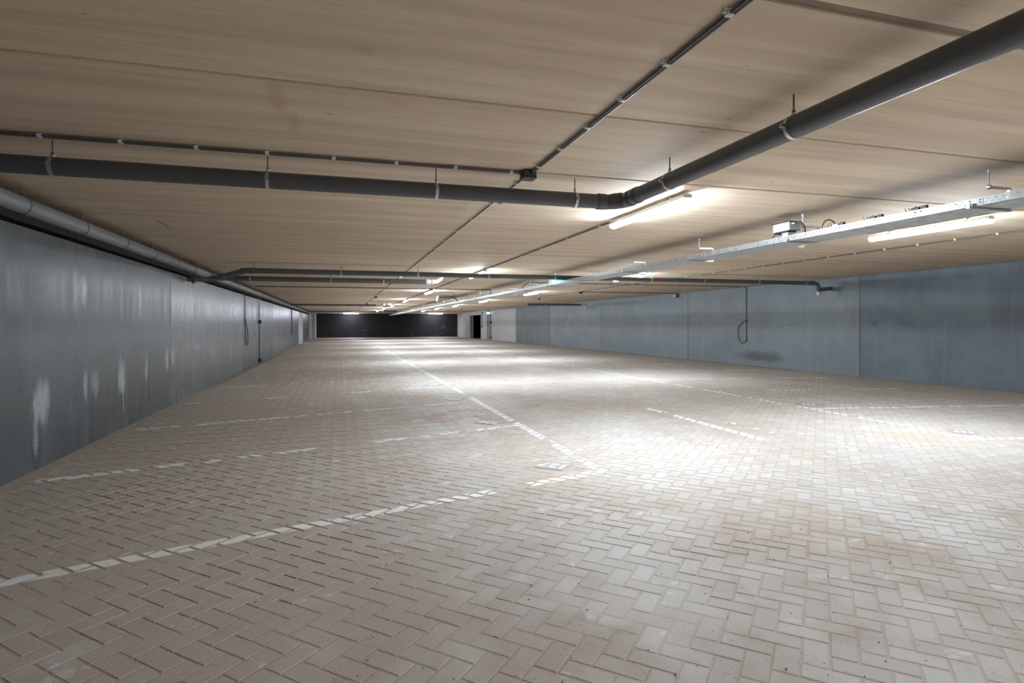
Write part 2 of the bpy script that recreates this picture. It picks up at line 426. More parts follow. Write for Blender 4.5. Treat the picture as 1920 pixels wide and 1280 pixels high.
def brick_shell(la, lb, ch=0.0045, dep=0.03, var=0):
    r = random.Random(var)
    hx, hy = (la * W - GAP) / 2, (lb * W - GAP) / 2
    c = [ch * r.uniform(.7, 1.5) for _ in range(4)]
    top = [(-hx + c[0], -hy + c[0], 0), (hx - c[1], -hy + c[1], 0), (hx - c[2], hy - c[2], 0), (-hx + c[3], hy - c[3], 0)]
    mid = [(-hx, -hy, -ch * .8), (hx, -hy, -ch * .8), (hx, hy, -ch * .8), (-hx, hy, -ch * .8)]
    bot = [(x, y, -dep) for x, y, _ in mid]
    fs = [(0, 1, 2, 3)] + [(4 + i, 4 + (i + 1) % 4, (i + 1) % 4, i) for i in range(4)] + [(8 + i, 8 + (i + 1) % 4, 4 + (i + 1) % 4, 4 + i) for i in range(4)]
    return np.array(top + mid + bot), fs
variants = {}
for la, lb in ((2, 1), (1, 2)):
    for k in range(8):
        v, f_ = brick_shell(la, lb, var=k + 31 * la)
        me = bpy.data.meshes.new('paver'); me.from_pydata([tuple(p) for p in v], [], f_)
        at = me.attributes.new('rnd', 'FLOAT', 'POINT'); at.data.foreach_set('value', [k / 7.0] * len(v))
        me.materials.append(MAT['brick']); variants[la, k] = me
for n_ in order[:300]:
    la = int(BR[n_, 4])
    o = link('paver', variants[la, int(RND[n_] * 7.99)], None, floor, (BR[n_, 2], BR[n_, 3], BZ[n_]))
    o.rotation_euler = (TILT[n_, 0], TILT[n_, 1], -math.pi / 4)
rest = np.array([i for i in range(nb) if i not in near])
allv, allf, alln = [], [], []
base = 0
for la, lb in ((2, 1), (1, 2)):
    v, f_ = brick_shell(la, lb); v, f_ = v[:8], f_[:5]
    v = v.copy(); v[4:, 2] = -0.009
    sel = rest[BR[rest, 4] == la]
    P = np.repeat(v[None], len(sel), 0)
    zz_ = P[:, :, 2] + BZ[sel][:, None] + P[:, :, 0] * TILT[sel, 1][:, None] + P[:, :, 1] * TILT[sel, 0][:, None]
    wx = BR[sel, 2][:, None] + P[:, :, 0] * A[0] + P[:, :, 1] * B[0]
    wy = BR[sel, 3][:, None] + P[:, :, 0] * A[1] + P[:, :, 1] * B[1]
    allv.append(np.stack([wx, wy, zz_], -1).reshape(-1, 3))
    fa = np.array(f_)[None] + (np.arange(len(sel)) * 8)[:, None, None] + base
    allf.append(fa.reshape(-1, 4)); alln.append(np.repeat(RND[sel], 8)); base += len(sel) * 8
V = np.concatenate(allv); F = np.concatenate(allf); RN = np.concatenate(alln)
me = bpy.data.meshes.new('pavers_beyond')
me.vertices.add(len(V)); me.vertices.foreach_set('co', V.ravel().astype(np.float32))
me.loops.add(F.size); me.loops.foreach_set('vertex_index', F.ravel().astype(np.int32))
me.polygons.add(len(F)); me.polygons.foreach_set('loop_start', np.arange(0, F.size, 4, dtype=np.int32))
me.polygons.foreach_set('use_smooth', np.zeros(len(F), dtype=bool))
me.update(calc_edges=True)
at = me.attributes.new('rnd', 'FLOAT', 'POINT'); at.data.foreach_set('value', RN.astype(np.float32))
tag(link('paver_field', me, 'brick', floor), 'grey herringbone pavers dusted with sand, reaching into the distance', kind='stuff')

# ---------------------------------------------------------------- painted lines, broken over the pavers
def clip(poly, n, d):
    out = []
    for i in range(len(poly)):
        p, q = poly[i], poly[(i + 1) % len(poly)]
        a, b = p @ n - d, q @ n - d
        if a <= 0: out.append(p)
        if (a < 0 < b) or (b < 0 < a): out.append(p + (q - p) * (a / (a - b)))
    return out
def painted(label, p, q, width, keepp=0.85, seed=1):
    r = random.Random(seed)
    p, q = np.array(p, float), np.array(q, float); d = (q - p) / np.linalg.norm(q - p); n = np.array([-d[1], d[0]])
    L = np.linalg.norm(q - p)
    rel = BR[:, 2:4] - p; s_ = rel @ d; t_ = rel @ n
    cand = np.where((s_ > -.15) & (s_ < L + .15) & (np.abs(t_) < width / 2 + .13))[0]
    mb = MB()
    quadp = [p - n * width / 2, q - n * width / 2, q + n * width / 2, p + n * width / 2]
    for c in cand:
        worn = vnoise(np.array([BR[c, 2] * 1.7]), np.array([BR[c, 3] * 1.7]), 21, 3)[0]
        if worn > 0.40 + keepp * 0.35 or r.random() > keepp + .08: continue
        poly = quadp
        hx, hy = BR[c, 4] * W / 2 - GAP / 2 - .004, BR[c, 5] * W / 2 - GAP / 2 - .004
        for ax, h, cc in ((A, hx, BR[c, 0]), (B, hy, BR[c, 1])):
            sh1, sh2 = (r.uniform(0, .012) for _ in range(2))
            poly = clip(poly, ax, cc + h - sh1) if len(poly) > 2 else []
            poly = clip(poly, -ax, -(cc - h) - sh2) if len(poly) > 2 else []
        if len(poly) < 3: continue
        vs = []
        for pt in poly:
            la_ = (pt - BR[c, 2:4]) @ A; lb_ = (pt - BR[c, 2:4]) @ B
            vs.append((pt[0], pt[1], BZ[c] + la_ * -TILT[c, 1] * 0 + abs(la_ * TILT[c, 1]) + abs(lb_ * TILT[c, 0]) + 0.0012))
        k = len(vs); low = [(x, y, z - .0016) for x, y, z in vs]
        mb.add(vs + low, [tuple(range(k))] + [(i, k + i, k + (i + 1) % k, (i + 1) % k) for i in range(k)])
    if q[1] > YPAV and abs(d[1]) > .9:
        y = max(p[1], YPAV)
        while y < q[1] - .4:
            l_ = r.uniform(.5, 1.6)
            if r.random() < keepp:
                mb.add([(p[0] - width / 2, y, .0012), (p[0] + width / 2, y, .0012), (p[0] + width / 2, y + l_, .0012), (p[0] - width / 2, y + l_, .0012)], [(0, 1, 2, 3)])
            y += l_ + .06
    if mb.v:
        tag(mb.obj('painted_line', 'paint', floor), label)
ORD = ['nearest the camera', 'second from the camera', 'third from the camera', 'fourth from the camera', 'fifth from the camera', 'sixth from the camera', 'seventh from the camera', 'eighth from the camera', 'ninth from the camera']
for k in range(9):
    y = 5.0 + 2.62 * k
    painted('worn white slanted bay line on the left, ' + ORD[k], (2.40, y), (-2.62, y - 5.02 * .29), 0.115, (0.93, .72, .66, .6, .55, .5, .45, .4, .4)[k], 40 + k)
    painted('worn white slanted bay line on the right, ' + ORD[k], (7.40, y + .03), (12.4, y + .03 - 5.0 * .205), 0.105, (0.8, .78, .74, .66, .55, .5, .45, .4, .4)[k], 60 + k)
painted('long white line bounding the left parking bays', (2.38, 4.98), (2.38, 40.0), 0.115, 0.86, 5)
painted('long white line bounding the right parking bays', (7.40, 5.0), (7.40, 40.0), 0.095, 0.80, 6)
painted('white dash along the middle of the driving lane', (4.88, 5.75), (4.88, 8.5), 0.13, 1.0, 8)
painted('faint white paint scraps beside the middle dash', (5.3, 6.1), (5.3, 6.9), 0.07, 0.7, 9)

# loose crumbs of stone and mortar
cr_ = MB()
for _ in range(900):
    yy_ = 1.6 + 9 * random.random() ** 1.6; xx_ = random.uniform(-2.6, 9.0)
    r_ = random.choice((.0022, .003, .003, .004, .0055)) * random.uniform(.8, 1.3)
    vs = [(xx_ + r_, yy_, .001), (xx_, yy_ + r_ * .8, .001), (xx_ - r_ * 1.1, yy_, .001), (xx_, yy_ - r_, .001), (xx_ + r_ * .2, yy_, r_ * 1.1), (xx_, yy_, -.003)]
    cr_.add(vs, [(0, 1, 4), (1, 2, 4), (2, 3, 4), (3, 0, 4), (1, 0, 5), (2, 1, 5), (3, 2, 5), (0, 3, 5)])
MAT['crumb'] = simple('mortar_crumbs', (0.20, 0.16, 0.13), 0.8, var=0.6, scale=5)
tag(cr_.obj('loose_crumbs', 'crumb', floor), 'dark crumbs of stone and mortar scattered on the pavers', kind='stuff')

# numbered tiles, set square with the pavers, digits facing the far end
ta_ = MB(); h = TS - .004
ta_.cbox(-h, h, -h, h, -0.03, 0.004, 0.003)
tile_me = ta_.mesh('number_tile'); tile_me.materials.append(MAT['greybox'])
t = NT('number_tile_concrete'); tn = t.noise(t.pos(), 40, 4)
t.set(color=t.mix(t.ramp(tn, .3, .7), (0.36, 0.345, 0.325), (0.47, 0.455, 0.43)), rough=0.7); MAT['tile'] = t.m
tile_me.materials[0] = MAT['tile']
for k, (tx, ty, txt) in enumerate(TILES):
    o = link('number_tile', tile_me, None, floor, (tx, ty, 0.0), (0, 0, -math.pi / 4))
    tag(o, 'square grey tile with a white bay number, %s %s bays' % (ORD[k % 4].replace(' the camera', ' camera,'), 'left' if tx < 5 else 'right'))
    if txt:
        cu = bpy.data.curves.new('digits', 'FONT'); cu.body = txt; cu.size = 0.20; cu.align_x = 'CENTER'; cu.align_y = 'CENTER'; cu.offset = 0.004; cu.resolution_u = 2
        tmp = bpy.data.objects.new('tmp', cu); col.objects.link(tmp)
        dg = bpy.context.evaluated_depsgraph_get(); dm = bpy.data.meshes.new_from_object(tmp.evaluated_get(dg))
        bpy.data.objects.remove(tmp)
        dm.materials.clear(); dm.materials.append(MAT['paint'])
        d = bpy.data.objects.new('bay_number', dm); col.objects.link(d); d.parent = o
        d.location = (0, 0, 0.0048); d.rotation_euler = (0, 0, math.pi); d['label'] = 'white painted bay number ' + txt
    else:
        mb = MB()
        for q in range(3): mb.box(-.10 + q * .075, -.055 + q * .075, -.06, .06, .004, .005)
        d = bpy.data.objects.new('bay_number', mb.mesh('bay_number')); d.data.materials.append(MAT['paint']); col.objects.link(d); d.parent = o

# ---------------------------------------------------------------- ceiling slabs
cb = MB(); cb.box(-3.5, XR + .3, YB - .2, YF + .2, CZ + .016, CZ + .3)
ceiling = cb.obj('ceiling', 'joint'); tag(ceiling, kind='structure')
PITCH = 1.33
k = int(math.floor((YB - 1.83) / PITCH))
slab_cache = {}
while 1.83 + k * PITCH < YF:
    y0 = 1.83 + k * PITCH; y1 = y0 + PITCH
    g0 = 0.028 if k == 0 else random.choice((.005, .008, .011)); g1 = 0.028 if k == -1 else random.choice((.005, .008, .011))
    mb = MB(); mb.cbox(-3.45, XR + .02, -(PITCH / 2 - g0), PITCH / 2 - g1, 0, .12, 0.006)
    o = mb.obj('slab', 'ceiling', ceiling, (0, (y0 + y1) / 2, CZ + random.uniform(0, .004)))
    k += 1

# ---------------------------------------------------------------- walls
wl = MB(); wl.box(XL - .35, XL - .02, YB, YF, 0, 2.30)
wall_left = wl.obj('wall_left', 'joint'); tag(wall_left, kind='structure')
LE = [YB, 3.4, 11.22, 19.0, 27.0, 35.0, 43.2, 48.1, 56.5]
LM = ['wall_l', 'wall_l', 'wall_l2', 'wall_l', 'wall_l2', 'wall_l', 'white_wall', 'wall_l']
for a, b, m in zip(LE, LE[1:], LM):
    mb = MB(); mb.cbox(XL - .15, XL, a + .006, b - .006, 0, 2.315, .004); mb.obj('wall_panel', m, wall_left)
mb = MB(); mb.box(XL - .15, XL + .10, 56.5, 60.5, 0, 2.40); mb.obj('wall_panel', 'beige_wall', wall_left)
mb = MB(); mb.box(XL - .15, XL + .42, 60.5, YF, 0, CZ - .01); mb.obj('pier', 'white_wall', wall_left)
mb = MB(); mb.box(-3.55, -3.40, YB, YF, 0, CZ + .1); tag(mb.obj('wall_left_recess', 'void'), kind='structure')
mb = MB(); mb.box(-3.40, XL - .03, YB, YF, 2.301, 2.306); tag(mb.obj('recess_shade_sheet', 'void'), kind='structure')  # thin dark sheet added on the wall top, stands in for recess shade

wr = MB(); wr.box(XR + .02, XR + .35, YB, 50.5, 0, CZ + .01)
wall_right = wr.obj('wall_right', 'joint'); tag(wall_right, kind='structure')
RE = [YB, 4.06, 11.83, 19.6, 27.36, 35.07, 42.65, 46.64, 50.5]
RM = ['wall_r', 'wall_r', 'wall_r2', 'wall_r2', 'wall_r2', 'wall_r3', 'white_wall', 'white_wall']
for a, b, m in zip(RE, RE[1:], RM):
    gap = .015 if 'r' in m[5:] else .004
    mb = MB(); mb.cbox(XR, XR + .15, a + gap, b - gap, 0, CZ - .008, .006); mb.obj('wall_panel', m, wall_right)
XD = 12.70
mb = MB(); mb.box(XD, XR, 50.5, 52.6, 0, CZ - .002); mb.obj('pier', 'white_wall', wall_right)
mb = MB(); mb.box(XD, XR, 57.5, YF, 0, CZ - .002); mb.obj('wall_panel', 'white_wall', wall_right)
mb = MB(); mb.box(XD, XR, 52.6, 57.5, 2.30, CZ - .002); mb.obj('lintel', 'white_wall', wall_right)
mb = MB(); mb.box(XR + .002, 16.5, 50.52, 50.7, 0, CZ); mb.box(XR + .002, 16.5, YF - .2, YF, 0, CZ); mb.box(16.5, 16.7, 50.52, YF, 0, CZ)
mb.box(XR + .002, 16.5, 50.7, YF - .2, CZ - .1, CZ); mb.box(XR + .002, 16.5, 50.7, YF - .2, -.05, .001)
tag(mb.obj('dark_corridor', 'black'), kind='structure')  # corridor shell behind the opening, its darkness painted black
mb = MB(); mb.box(XD - .02, XD + .06, 52.6, 52.72, 0, 2.36); mb.box(XD - .02, XD + .06, 57.38, 57.5, 0, 2.36); mb.box(XD - .02, XD + .06, 52.72, 57.38, 2.28, 2.36)
tag(mb.obj('trim_2', 'white_wall'), kind='structure')
mb = MB(); mb.box(-3.5, XR + .5, YF, YF + .3, 0, CZ); tag(mb.obj('wall_far', 'far_wall'), kind='structure')
mb = MB(); mb.box(-3.5, XR + .5, YB - .3, YB, 0, CZ); tag(mb.obj('wall_back', 'back_wall'), kind='structure')
mb = MB(); mb.box(XL + .42, XD, YF - .06, YF, 2.585, CZ - .004); tag(mb.obj('trim_3', 'white_wall'), kind='structure')

# ---------------------------------------------------------------- pipes with hanger clamps
def make_clamp_meshes(r, drop, mat_ring='steel'):
    """ring around a pipe along +X at the origin, rod up to the ceiling"""
    ring = MB(); prof = 20
    for i in range(prof):
        pass
    R1 = r + .004
    wdt = .012
    vs = []; n = 24
    for xx_ in (-wdt, wdt):
        for q in range(n):
            a = 2 * math.pi * q / n; vs.append((xx_, R1 * math.cos(a), R1 * math.sin(a)))
    for xx_ in (-wdt, wdt):
        for q in range(n):
            a = 2 * math.pi * q / n; vs.append((xx_, (r - .002) * math.cos(a), (r - .002) * math.sin(a)))
    fs = [(q, (q + 1) % n, n + (q + 1) % n, n + q) for q in range(n)]
    fs += [(2 * n + q, 2 * n + (q + 1) % n, (q + 1) % n, q)[::1] for q in range(n)]
    fs += [(n + q, n + (q + 1) % n, 3 * n + (q + 1) % n, 3 * n + q) for q in range(n)]
    ring.add(vs, fs, False)
    ring.box(-.012, .012, -R1 - .022, -R1 + .004, -.008, -.003); ring.box(-.012, .012, -R1 - .022, -R1 + .004, .003, .008)
    ring.tube([(0, -R1 - .014, -.014), (0, -R1 - .014, .014)], .0045, 8)
    ring.lathe([(.0, .0), (.012, 0), (.012, .014), (.0, .014)], (0, 0, R1 - .002), n=10)
    rod = MB(); rod.tube([(0, 0, R1 + .008), (0, 0, drop)], .0048, 8)
    rod.lathe([(0, 0), (.011, 0), (.011, .007), (0, .007)], (0, 0, R1 + .018), n=6)
    return ring.mesh('clamp'), rod.mesh('rod')
def clamps(parent, pts, r, zc, along, ring_mat='steel'):
    ring, rod = make_clamp_meshes(r, CZ - zc)
    ring.materials.append(MAT[ring_mat]); rod.materials.append(MAT['dark_steel'])
    for x, y in pts:
        a = link('clamp', ring, None, parent, (x, y, zc), (0, 0, 0 if along == 'x' else -math.pi / 2))
        b = bpy.data.objects.new('rod', rod); col.objects.link(b); b.parent = a; WL[b.name] = Vector((x, y, zc))
def sleeve(mb_or_name, p, d, r, l, mat, parent):
    p, d = Vector(p), Vector(d).normalized()
    mb = MB(); mb.tube([p - d * l / 2, p - d * (l / 2 - .006), p + d * (l / 2 - .006), p + d * l / 2], [r - .002, r, r, r - .002], 24)
    return mb.obj('sleeve', mat, parent)

# near pipe: crosses from the left wall, bends towards the viewer
ZP, RP, YP, XP = 2.468, 0.0625, 4.59, 2.37
pipe = thing('drain_pipe', 'thick dark grey drain pipe with an elbow, hung nearest the camera', 'pipe', (XP, YP, ZP))
mb = MB(); mb.tube([(-2.66, YP, ZP), (XP - .17, YP, ZP)], RP, 28); mb.obj('pipe_run', 'pvc', pipe)
mb = MB(); mb.tube([(XP, YP - .17, ZP), (XP, YB + .05, ZP)], RP, 28); mb.obj('pipe_run', 'pvc', pipe)
c45 = .5 ** .5
mb = MB(); mb.tube([(XP - .19, YP, ZP), (XP - .115, YP, ZP), (XP, YP - .115, ZP), (XP, YP - .19, ZP)], RP + .004, 28); mb.obj('elbow', 'pvc', pipe)
for p, d in (((XP - .185, YP, ZP), (1, 0, 0)), ((XP - .075, YP - .04, ZP), (1, -1, 0)), ((XP - .04, YP - .075, ZP), (1, -1, 0)), ((XP, YP - .19, ZP), (0, 1, 0)), ((XP, YP - .30, ZP), (0, 1, 0))):
    sleeve(None, p, d, RP + .0075, .05 if abs(d[0] * d[1]) > 0 else .075, 'pvc', pipe)
clamps(pipe, [(-1.85, YP), (-.51, YP), (.74, YP), (1.94, YP)], RP, ZP, 'x')
clamps(pipe, [(XP, 3.79), (XP, 2.56), (XP, 1.3), (XP, 0.0)], RP, ZP, 'y')

# pipe over the left wall
ZL_, RL_, XL_ = 2.478, 0.078, -2.735
lp = thing('drain_pipe', 'long pale grey drain pipe running above the left wall', 'pipe', (XL_, 30, ZL_))
mb = MB(); mb.tube([(XL_, YB + .02, ZL_), (XL_, 60.4, ZL_)], RL_, 28); mb.obj('pipe_run', 'pvc_light', lp)
clamps(lp, [(XL_, 6.2 + 1.24 * k) for k in range(-4, 42)], RL_, ZL_, 'y', 'dark_steel')
for y in (10.62, 10.80, 16.5, 22.4, 28.3): sleeve(None, (XL_, y, ZL_), (0, 1, 0), RL_ + .006, .03, 'pvc_light', lp)

# cross pipes
def cross_pipe(label, y, x0, x1, zc, r, hang, mat='pvc', lead=None, tail=None):
    p = thing('drain_pipe', label, 'pipe', ((x0 + x1) / 2, y, zc))
    mb = MB(); mb.tube([(x0, y, zc), (x1, y, zc)], r, 22); mb.obj('pipe_run', mat, p)
    clamps(p, [(h_, y) for h_ in hang], r, zc, 'x')
    return p
cp1 = cross_pipe('dark pipe crossing the whole ceiling behind the second pair of lamps, slanted left end', 12.52, -1.80, 12.20, 2.482, .053, [-1.66, .02, 1.62, 3.2, 4.78, 5.75, 7.3, 8.8, 10.45, 11.95])
mb = MB(); mb.tube([(-1.72, 12.52, 2.482), (-1.80, 12.52, 2.482), (-2.26, 12.52, 2.34), (-2.38, 12.52, 2.30)], .056, 20); mb.obj('elbow', 'pvc', cp1)
sleeve(None, (-1.86, 12.52, 2.463), (-.95, 0, -.3), .064, .06, 'pvc', cp1); sleeve(None, (-1.66, 12.52, 2.482), (1, 0, 0), .062, .06, 'pvc', cp1)
sleeve(None, (-2.22, 12.52, 2.352), (-.95, 0, -.3), .064, .06, 'pvc', cp1)
mb = MB(); mb.tube([(-2.30, 12.52, 2.32), (-2.45, 12.50, 2.29), (-2.62, 12.42, 2.285), (-2.80, 12.42, 2.285)], .05, 18); mb.obj('pipe_run', 'pvc', cp1)
mb = MB(); mb.tube([(12.12, 12.52, 2.482), (12.26, 12.52, 2.482)] + [(12.34, 12.52, 2.46), (12.38, 12.52, 2.40), (12.38, 12.52, 2.34), (12.43, 12.53, 2.31), (12.50, 12.56, 2.315), (XR + .02, 12.78, 2.37)], .056, 18); mb.obj('elbow', 'pvc', cp1)
sleeve(None, (12.20, 12.52, 2.482), (1, 0, 0), .064, .07, 'pvc', cp1); sleeve(None, (12.38, 12.52, 2.37), (0, 0, 1), .066, .05, 'pvc', cp1)
mb = MB(); mb.cbox(12.33, 12.44, 12.45, 12.53, 2.16, 2.245, .006); tag(mb.obj('identification_tag', 'white_pl', cp1), 'small white tag below the bend')
mb = MB(); mb.lathe([(0, 0), (.03, 0), (.04, .02), (.03, .05), (0, .06)], (-2.70, 12.36, 2.20), n=12); mb.tube([(-2.70, 12.36, 2.26), (-2.70, 12.42, 2.29)], .015, 8); mb.obj('valve', 'dark_steel', cp1)

cp2 = cross_pipe('dark pipe hung lower behind the first crossing pipe, ending in a pale elbow', 13.8, -2.66, 2.06, 2.418, .056, [-1.9, -.2, .98], 'pvc')
sleeve(None, (2.02, 13.8, 2.418), (1, 0, 0), .064, .10, 'pvc_white', cp2)
mb = MB(); mb.tube([(2.05, 13.8, 2.418), (2.12, 13.8, 2.418), (2.24, 13.8, 2.44), (2.32, 13.8, 2.50), (2.35, 13.8, 2.58), (2.35, 13.8, CZ)], .056, 20); mb.obj('elbow', 'pvc_white', cp2)
sleeve(None, (2.13, 13.8, 2.42), (1, 0, .05), .062, .03, 'pvc_white', cp2)
cp3 = cross_pipe('distant grey pipe across the left ceiling with a pale end elbow', 34.4, -2.66, 2.05, 2.52, .055, [-1.1, .8])
mb = MB(); mb.tube([(2.0, 34.4, 2.52), (2.2, 34.4, 2.52), (2.34, 34.4, 2.56), (2.40, 34.4, 2.62), (2.40, 34.4, CZ)], .06, 16); mb.obj('elbow', 'pvc_white', cp3)
mb = MB(); mb.tube([(2.62, 34.4, 2.44), (2.62, 34.4, CZ)], .05, 14); mb.obj('downpipe', 'pvc_white', cp3)
cp4 = cross_pipe('farthest grey pipe across the left ceiling', 52.9, -2.66, .9, 2.53, .055, [-1.0, .4])
cp5 = cross_pipe('dark pipe along the far right ceiling with a white elbow by the wall', 28.7, 9.4, 12.55, 2.435, .055, [10.4, 12.3])
mb = MB(); mb.tube([(12.45, 28.7, 2.435), (12.62, 28.7, 2.435), (12.74, 28.7, 2.41), (12.80, 28.7, 2.34), (12.80, 28.7, 2.20)], .066, 18); mb.obj('elbow', 'pvc_white', cp5)

# ---------------------------------------------------------------- conduits with clips
cl = MB(); cl.box(-.013, .013, -.016, .016, -.026, -.004); cl.box(-.007, .007, .012, .03, -.018, 0.0); cl.tube([(-.010, 0, -.014), (.010, 0, -.014)], .015, 10)
clip_me = cl.mesh('clip'); clip_me.materials.append(MAT['clip'])
def conduit(label, pts, r=.0085, clip_at=(), along='x', mat='conduit', twin=None):
    c0 = Vector(pts[0])
    p = thing('conduit', label, 'conduit', c0)
    mb = MB(); mb.tube(pts, r, 10); mb.obj('tube', mat, p)
    if twin:
        mb = MB(); mb.tube([(x + twin[0], y + twin[1], z) for x, y, z in pts], r, 10); mb.obj('tube', mat, p)
    for c in clip_at: link('clip', clip_me, None, p, c, (0, 0, 0 if along == 'x' else math.pi / 2))
    return p
ZC = CZ - .016
conduit('double brown conduit running left from the junction box in front of the drain pipe', [(-2.7, 4.455, ZC), (1.40, 4.455, ZC)], clip_at=[(-1.87 + .457 * k, 4.462, CZ) for k in range(-1, 8)], twin=(0, .021))
conduit('brown conduit from the junction box towards the camera', [(1.485, YB + .1, ZC), (1.485, 4.39, ZC)], clip_at=[(1.485, y, CZ) for y in (4.24, 3.77, 3.31, 2.85, 2.40, 1.94, 1.47, 1.0)], along='y', twin=(.017, 0))
conduit('brown conduit from the junction box to the far end, carrying smoke detectors', [(1.485, 4.53, ZC), (1.485, 56, ZC)], clip_at=[(1.485, 4.8 + .9 * k, CZ) for k in range(18)], along='y')
conduit('thin conduit linking the left row of lamps', [(3.13, 6.35, ZC), (3.13, 59, ZC)], .007, [(3.13, 6.6 + 1.1 * k, CZ) for k in range(14)], 'y', twin=(.02, 0))
conduit('thin brown conduit with white clips along the right side of the ceiling', [(8.73, YB + .2, ZC), (8.73, 26.0, ZC)], .009, [(8.73, 3.4 + .575 * k, CZ) for k in range(30)], 'y')
conduit('brown conduit crossing from the left to the cable tray, bent down at its end', [(-2.6, 20.0, ZC), (5.05, 20.0, ZC)] + [(5.18, 20.03, ZC - .01), (5.26, 20.3, ZC - .06), (5.28, 20.6, 2.42)], .015, [(-1.9 + .9 * k, 20.0, CZ) for k in range(8)])
conduit('brown conduit crossing from the tray to the right wall and down it', [(5.3, 16.9, 2.42), (5.28, 16.4, 2.56), (5.35, 16.2, ZC), (XR - .10, 16.2, ZC)] + [(XR - .04, 16.2, ZC - .02), (XR - .02, 16.2, ZC - .08), (XR - .02, 16.2, .83)], .013, [(6.0 + .62 * k, 16.2, CZ) for k in range(12)])
conduit('short brown conduit from the box to the dome camera on the right wall', [(8.9, 20.4, ZC), (XR - .03, 20.4, ZC)], .014, [(9.6 + .8 * k, 20.4, CZ) for k in range(4)])
def cable(label, pts, r=.008, mat='blackpl'):
    return tag(MB().tube(pts, r, 8).obj('hanging_cable', mat), label, 'cable')
xr_ = XR - .035
pts = [(xr_, 16.19, .83)]
for i in range(13):
    a = math.pi * (0 + i / 12 * 1.15)
    pts.append((xr_, 16.40 - .21 * math.cos(a) * 1.0, .86 - .11 * math.sin(a) + max(0, (i - 6)) * .055))
pts += [(xr_, 16.50, 1.36), (xr_, 16.3, 1.47), (xr_, 16.11, 1.52)]
cable('loose black cable loop hanging on the right wall below the conduit', pts, .012)
xl_ = XL + .02
loop = [(xl_, 19.2, 2.36), (xl_, 19.22, 1.5), (xl_, 19.25, 1.05), (xl_, 19.35, .84), (xl_, 19.55, .76), (xl_, 19.75, .80), (xl_, 19.82, .95), (xl_, 19.7, 1.2), (xl_, 19.4, 1.5), (xl_, 19.25, 1.62)]
cable('looped black cable hanging on the left wall, nearer the camera', loop, .011)
cable('straight black cable end hanging far along the left wall', [(xl_, 37.0, 2.40), (xl_, 37.02, 1.5), (xl_, 37.0, .79)], .022)
sk_ = thing('socket_conduit', 'black wall conduit with two round sockets on the left wall', 'socket', (xl_, 22.5, .1))
MB().tube([(xl_, 22.5, 2.34), (xl_, 22.5, .12)], .012, 8).obj('tube', 'blackpl', sk_)
MB().tube([(xl_, 22.36, 2.34), (xl_, 22.36, 1.55)], .008, 8).obj('tube', 'steel', sk_)
for z in (1.51, .12):
    m_ = MB(); m_.cbox(XL, XL + .06, 22.42, 22.60, z - .07, z + .07, .012); m_.lathe([(.055, 0), (.055, .02), (.04, .03), (0, .03)], (XL + .06, 22.5, z), (1, 0, 0), 16); m_.obj('socket', 'blackpl', sk_)
sk2 = thing('socket_conduit', 'thin conduit with two dark boxes on the white wall by the doorway', 'socket', (XD, 50.45, .1))
MB().tube([(XR - .02, 50.2, 2.3), (XR - .02, 50.2, .1)], .02, 8).obj('tube', 'blackpl', sk2)
for z in (1.55, .18): MB().cbox(XR - .09, XR, 50.05, 50.35, z - .10, z + .10, .012).obj('socket', 'blackpl', sk2)
sk3 = thing('switch_conduit', 'thin conduit with a dark switch beside the black doorway', 'switch', (XD, 52.2, 1.2))
MB().tube([(XD - .02, 52.2, 2.5), (XD - .02, 52.2, 1.25)], .02, 8).obj('tube', 'blackpl', sk3)
MB().cbox(XD - .07, XD, 52.1, 52.3, 1.1, 1.3, .01).obj('switch', 'blackpl', sk3)
MB().cbox(XD - .07, XD, 52.1, 52.3, 2.42, 2.56, .01).obj('junction', 'blackpl', sk3)

# junction box
jb = thing('junction_box', 'charcoal junction box on the ceiling where the brown conduits meet', 'junction box', (1.475, 4.46, CZ))
MB().cbox(1.42, 1.53, 4.40, 4.52, CZ - .055, CZ, .006).obj('body', 'boxpl', jb)
MB().cbox(1.415, 1.535, 4.395, 4.525, CZ - .067, CZ - .056, .005).obj('lid', 'boxpl', jb)
g_ = MB()
for p, d in (((1.42, 4.465, ZC), (-1, 0, 0)), ((1.485, 4.40, ZC), (0, -1, 0)), ((1.485, 4.52, ZC), (0, 1, 0))):
    g_.lathe([(.016, 0), (.016, .02), (.012, .03)], p, d, 10)
g_.obj('gland', 'boxpl', jb)
jb2 = thing('junction_box', 'small brown box at the start of the dome camera conduit', 'junction box', (8.86, 20.4, CZ))
MB().cbox(8.76, 8.92, 20.32, 20.48, CZ - .07, CZ, .01).obj('body', 'boxpl', jb2)
MB().cbox(8.755, 8.925, 20.315, 20.485, CZ - .08, CZ - .07, .004).obj('lid', 'boxpl', jb2)

